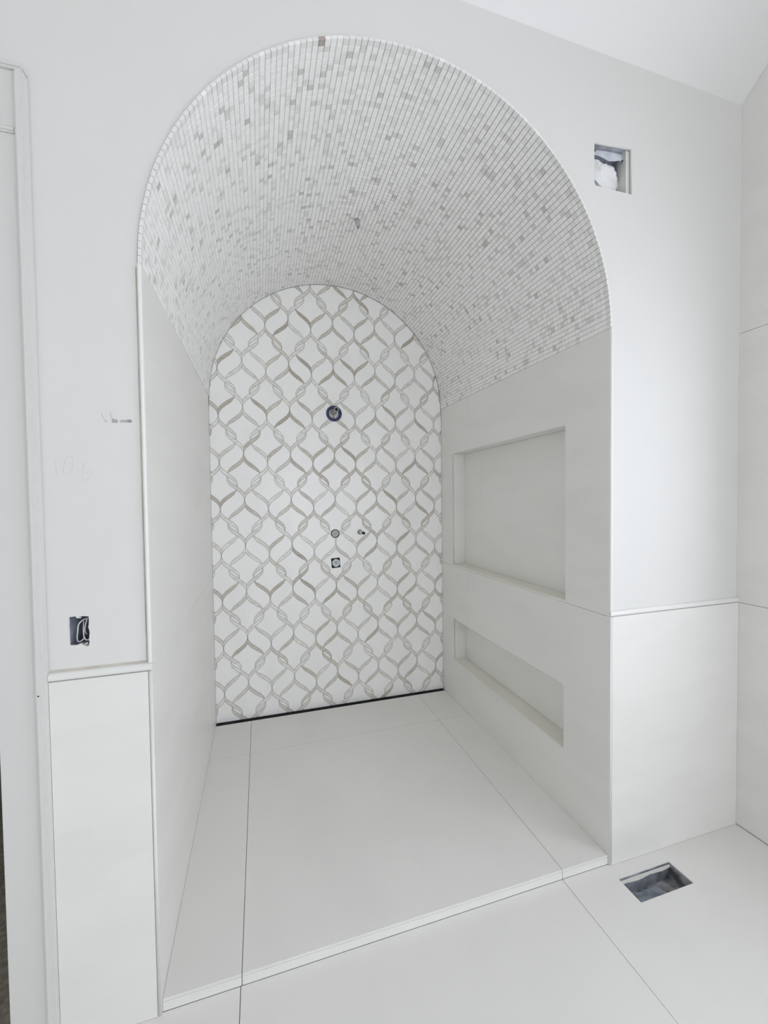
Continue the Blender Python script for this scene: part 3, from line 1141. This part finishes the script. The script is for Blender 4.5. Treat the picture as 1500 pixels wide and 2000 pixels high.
# ================================================================== WALL BOX high beside the arch, stuffed with plastic
e = empty('wall_box', (1.66, 0.02, 2.709))
tag(e, 'square pale-blue electrical box cut into the white wall beside the arch', 'electrical box')
bd = 0.085
a0, a1, b0, b1 = 1.562, 1.755, 2.704, 2.892
yb0 = 0.0128
child_box('box_back', (a0, yb0 + bd, b0), (a1, yb0 + bd + 0.003, b1), BOXPALE, e)
child_box('box_side', (a0 - 0.003, yb0, b0), (a0, yb0 + bd + 0.003, b1), BOXPALE, e)
child_box('box_side', (a1, yb0, b0), (a1 + 0.003, yb0 + bd + 0.003, b1), BOXPALE, e)
child_box('box_floor', (a0, yb0, b0 - 0.003), (a1, yb0 + bd, b0), BOXPALE, e)
child_box('box_top', (a0, yb0, b1), (a1, yb0 + bd, b1 + 0.003), BOXPALE, e)
# torn tape flap along the top and a stud edge on one side
fl = [(1.567, 0.030, 2.868), (1.60, 0.033, 2.876), (1.65, 0.030, 2.880), (1.70, 0.034, 2.884), (1.748, 0.030, 2.886), (1.745, 0.028, 2.862), (1.735, 0.026, 2.848), (1.715, 0.028, 2.856),
      (1.69, 0.026, 2.846), (1.66, 0.028, 2.842), (1.635, 0.025, 2.846), (1.61, 0.028, 2.852), (1.58, 0.026, 2.850), (1.567, 0.028, 2.850)]
add(e, 'tape_flap', prism_mesh(fl, (0, 0.0012, 0)), BOXPALE)
child_box('stud_edge', (1.733, 0.0130, b0), (1.7545, 0.055, b1), GYPS, e)
for px, pzz in ((1.588, 2.862), (1.725, 2.852)):
    add(e, 'screw', lathe_mesh([(0.0, 0.0), (0.004, 0.0), (0.004, 0.004), (0.0, 0.004)], 10, origin=(px, 0.021, pzz)), mat('dark_screw', (0.06, 0.06, 0.09), 0.5))


def crumple(name, center, size, seed, sub=4, amp=0.22):
    rs = random.Random(seed)
    bm = bmesh.new()
    bmesh.ops.create_icosphere(bm, subdivisions=sub, radius=1.0)
    dirs = []
    for k in range(26):
        d = Vector((rs.gauss(0, 1), rs.gauss(0, 1), rs.gauss(0, 1))).normalized()
        dirs.append((d, rs.uniform(0.62, 0.98)))
    for v in bm.verts:
        r = 1.0
        for d, h in dirs:
            c = v.co.dot(d)
            if c > h:
                r -= (c - h) * 1.1
        r += amp * 0.35 * math.sin(7 * v.co.x + 3 * v.co.z + seed) * math.sin(6 * v.co.y - 4 * v.co.z)
        r += amp * 0.10 * rs.uniform(-1, 1)
        p = v.co * r
        v.co = Vector(center) + Vector((p.x * size[0], p.y * size[1], p.z * size[2]))
    me_ = bpy.data.meshes.new(name)
    bm.to_mesh(me_)
    bm.free()
    return me_


pb = link('plastic_wad', crumple('plastic_wad', (1.660, 0.040, 2.792), (0.092, 0.034, 0.080), 5), BAG)
tag(pb, 'crumpled white plastic sheet stuffed into the square wall box', 'plastic sheet')

# ================================================================== OUTLET BOX with loose cables near the door casing
e = empty('outlet_box', (-0.179, 0.02, 1.108))
tag(e, 'open blue switch box in the narrow wall strip by the door casing', 'electrical box')
a0, a1, b0, b1 = -0.206, -0.150, 1.104, 1.196
child_box('box_back', (a0, 0.078, b0), (a1, 0.081, b1), mat('box_inside_shade', (0.10, 0.105, 0.12), 0.6), e)  # back coloured dark for the shade inside the open box
child_box('box_side', (a0 - 0.002, yb0, b0), (a0, 0.081, b1), BOXBLUE, e)
child_box('box_side', (a1, yb0, b0), (a1 + 0.002, 0.081, b1), BOXBLUE, e)
child_box('box_floor', (a0, yb0, b0 - 0.002), (a1, 0.078, b0), BOXBLUE, e)
child_box('box_top', (a0, yb0, b1), (a1, 0.078, b1 + 0.002), BOXBLUE, e)
child_box('mounting_tab', (-0.1852, 0.0128, 1.184), (-0.1775, 0.0142, 1.197), mat('white_plastic', (0.75, 0.73, 0.74), 0.5), e, 0.0006)
add(e, 'screw_hole', lathe_mesh([(0.0, 0.0120), (0.0011, 0.0120), (0.0011, 0.0135), (0.0, 0.0135)], 10, origin=(-0.1812, 0.0, 1.1895)), SPOT)
add(e, 'torn_edge', crumple('torn_edge', (-0.1565, 0.012, 1.160), (0.0055, 0.004, 0.006), 9, 2), GYPS)
add(e, 'torn_edge', crumple('torn_edge', (-0.169, 0.016, 1.1105), (0.010, 0.006, 0.0055), 10, 2), GYPS)
# box coordinates of the cables: u to the side, v up
cb = lambda zx, zy, y: (-0.2025 + (zx - 260) / 740 * 0.0475, y, 1.1925 - (zy - 440) / 1040 * 0.084)
c1 = smooth_path([cb(790, 600, 0.030), cb(690, 625, 0.022), cb(590, 690, 0.018), cb(510, 800, 0.018), cb(470, 1000, 0.020), cb(420, 1180, 0.024), cb(410, 1300, 0.026), cb(450, 1380, 0.024), cb(560, 1370, 0.022), cb(670, 1290, 0.024)], 5)
c2 = smooth_path([cb(590, 720, 0.040), cb(620, 900, 0.032), cb(650, 1080, 0.026), cb(690, 1230, 0.022), cb(760, 1320, 0.020), cb(850, 1340, 0.022), cb(930, 1280, 0.026), cb(975, 1170, 0.030)], 5)
c3 = smooth_path([cb(785, 610, 0.030), cb(755, 750, 0.026), cb(720, 920, 0.024), cb(700, 1080, 0.028), cb(700, 1200, 0.040)], 5)
c4 = smooth_path([cb(895, 470, 0.040), cb(900, 620, 0.034), cb(905, 760, 0.030), cb(910, 880, 0.030), cb(960, 960, 0.030)], 5)
for pth, lb in ((c1, 'grey cable bent in a tall loop inside the switch box'), (c2, 'grey cable with a low hook inside the switch box'), (c3, 'straight grey cable slanting through the middle of the switch box'), (c4, 'grey cable hanging down one side of the switch box')):
    o = link('electrical_cable', tube_mesh(pth, 0.0017, 8), CABLE)
    tag(o, lb, 'cable', 'cables in the switch box')

# ================================================================== FLOOR REGISTER BOOT
e = empty('duct_boot', (1.76, -0.115, -0.12))
tag(e, 'open galvanised duct boot in the rectangular floor cut-out', 'floor vent')
x0, x1, y0, y1 = REG
zt_, zb_ = -0.0085, -0.075
child_box('duct_side', (x0 - 0.002, y0 - 0.002, zb_), (x0 + 0.002, y1 + 0.002, zt_ + 0.004), DUST, e)
child_box('duct_side', (x1 - 0.002, y0 - 0.002, zb_), (x1 + 0.002, y1 + 0.002, zt_ + 0.004), DUST, e)
child_box('duct_side', (x0, y0 - 0.002, zb_), (x1, y0 + 0.002, zt_ + 0.004), DUST, e)
child_box('duct_side', (x0, y1 - 0.002, zb_), (x1, y1 + 0.002, zt_ + 0.004), SILVER, e)
child_box('duct_floor', (x0, y0, zb_), (x1, y1, zb_ + 0.004), DUST, e)
lip = [(x0, y1 - 0.003, -0.010), (x1, y1 - 0.003, -0.010), (x1, y1 - 0.006, -0.016), (x1 - 0.05, y1 - 0.008, -0.019), (x1 - 0.11, y1 - 0.006, -0.017), (x1 - 0.17, y1 - 0.009, -0.021), (x0 + 0.03, y1 - 0.007, -0.018), (x0, y1 - 0.008, -0.020)]
add(e, 'plaster_lip', prism_mesh(lip, (0, -0.002, -0.001)), GYPS)
fold = prism_mesh([(x0 + 0.03, y0 + 0.004, zb_ + 0.03), (x0 + 0.155, y0 + 0.004, zb_ + 0.045), (x0 + 0.165, y1 - 0.02, zb_ + 0.012), (x0 + 0.04, y1 - 0.02, zb_ + 0.010)], (0.004, 0, 0.004))
add(e, 'bent_flange', fold, SILVER)
for k, (dx, dy_, dz_) in enumerate(((0.195, 0.045, 0.02), (0.225, 0.03, 0.015), (0.175, 0.03, 0.018))):
    o = link('debris_lump', crumple('debris_lump', (x0 + dx, y0 + dy_, zb_ + 0.004 + dz_ * 0.8), (0.020, 0.018, dz_), 20 + k, 2), DEBRIS)
    tag(o, ('biggest debris lump in the middle of the floor duct', 'debris lump lying against the wall-side end of the floor duct', 'debris lump touching the bent flange in the floor duct')[k], 'debris', 'debris in the duct')

# ================================================================== CABLE END hanging from the vault
yv = 0.862
zv = vz(yv) + vr(yv)
e = empty('ceiling_cable', (0.829, yv, zv))
tag(e, 'short grey cable end poking through the mosaic vault', 'cable')
pth = smooth_path([(0.829, yv + 0.004, zv + 0.004), (0.829, yv - 0.004, zv - 0.014), (0.831, yv - 0.014, zv - 0.030), (0.833, yv - 0.018, zv - 0.048)], 5)
add(e, 'sheath', tube_mesh(pth, 0.010, 12, radii=[0.0085 + 0.003 * math.sin(k * 1.3) ** 2 for k in range(len(pth))]), mat('cable_sheath', (0.62, 0.62, 0.61), 0.6, var=0.3, scale=60))
add(e, 'wire_end', tube_mesh([(0.832, yv - 0.017, zv - 0.046), (0.828, yv - 0.022, zv - 0.058), (0.829, yv - 0.024, zv - 0.064)], 0.0022, 8), CABLED)
add(e, 'hole_shade_ring', lathe_mesh([(0.009, 0.0), (0.015, 0.0), (0.0135, -0.003), (0.010, -0.003), (0.009, 0.0)], 18), mat('hole_shade_grey', (0.34, 0.35, 0.34), 0.8)).matrix_local = Matrix.Translation((0, 0, -0.002)) @ Matrix.Rotation(-PI / 2, 4, 'X').inverted()  # dark ring painted as the shaded hole around the cable
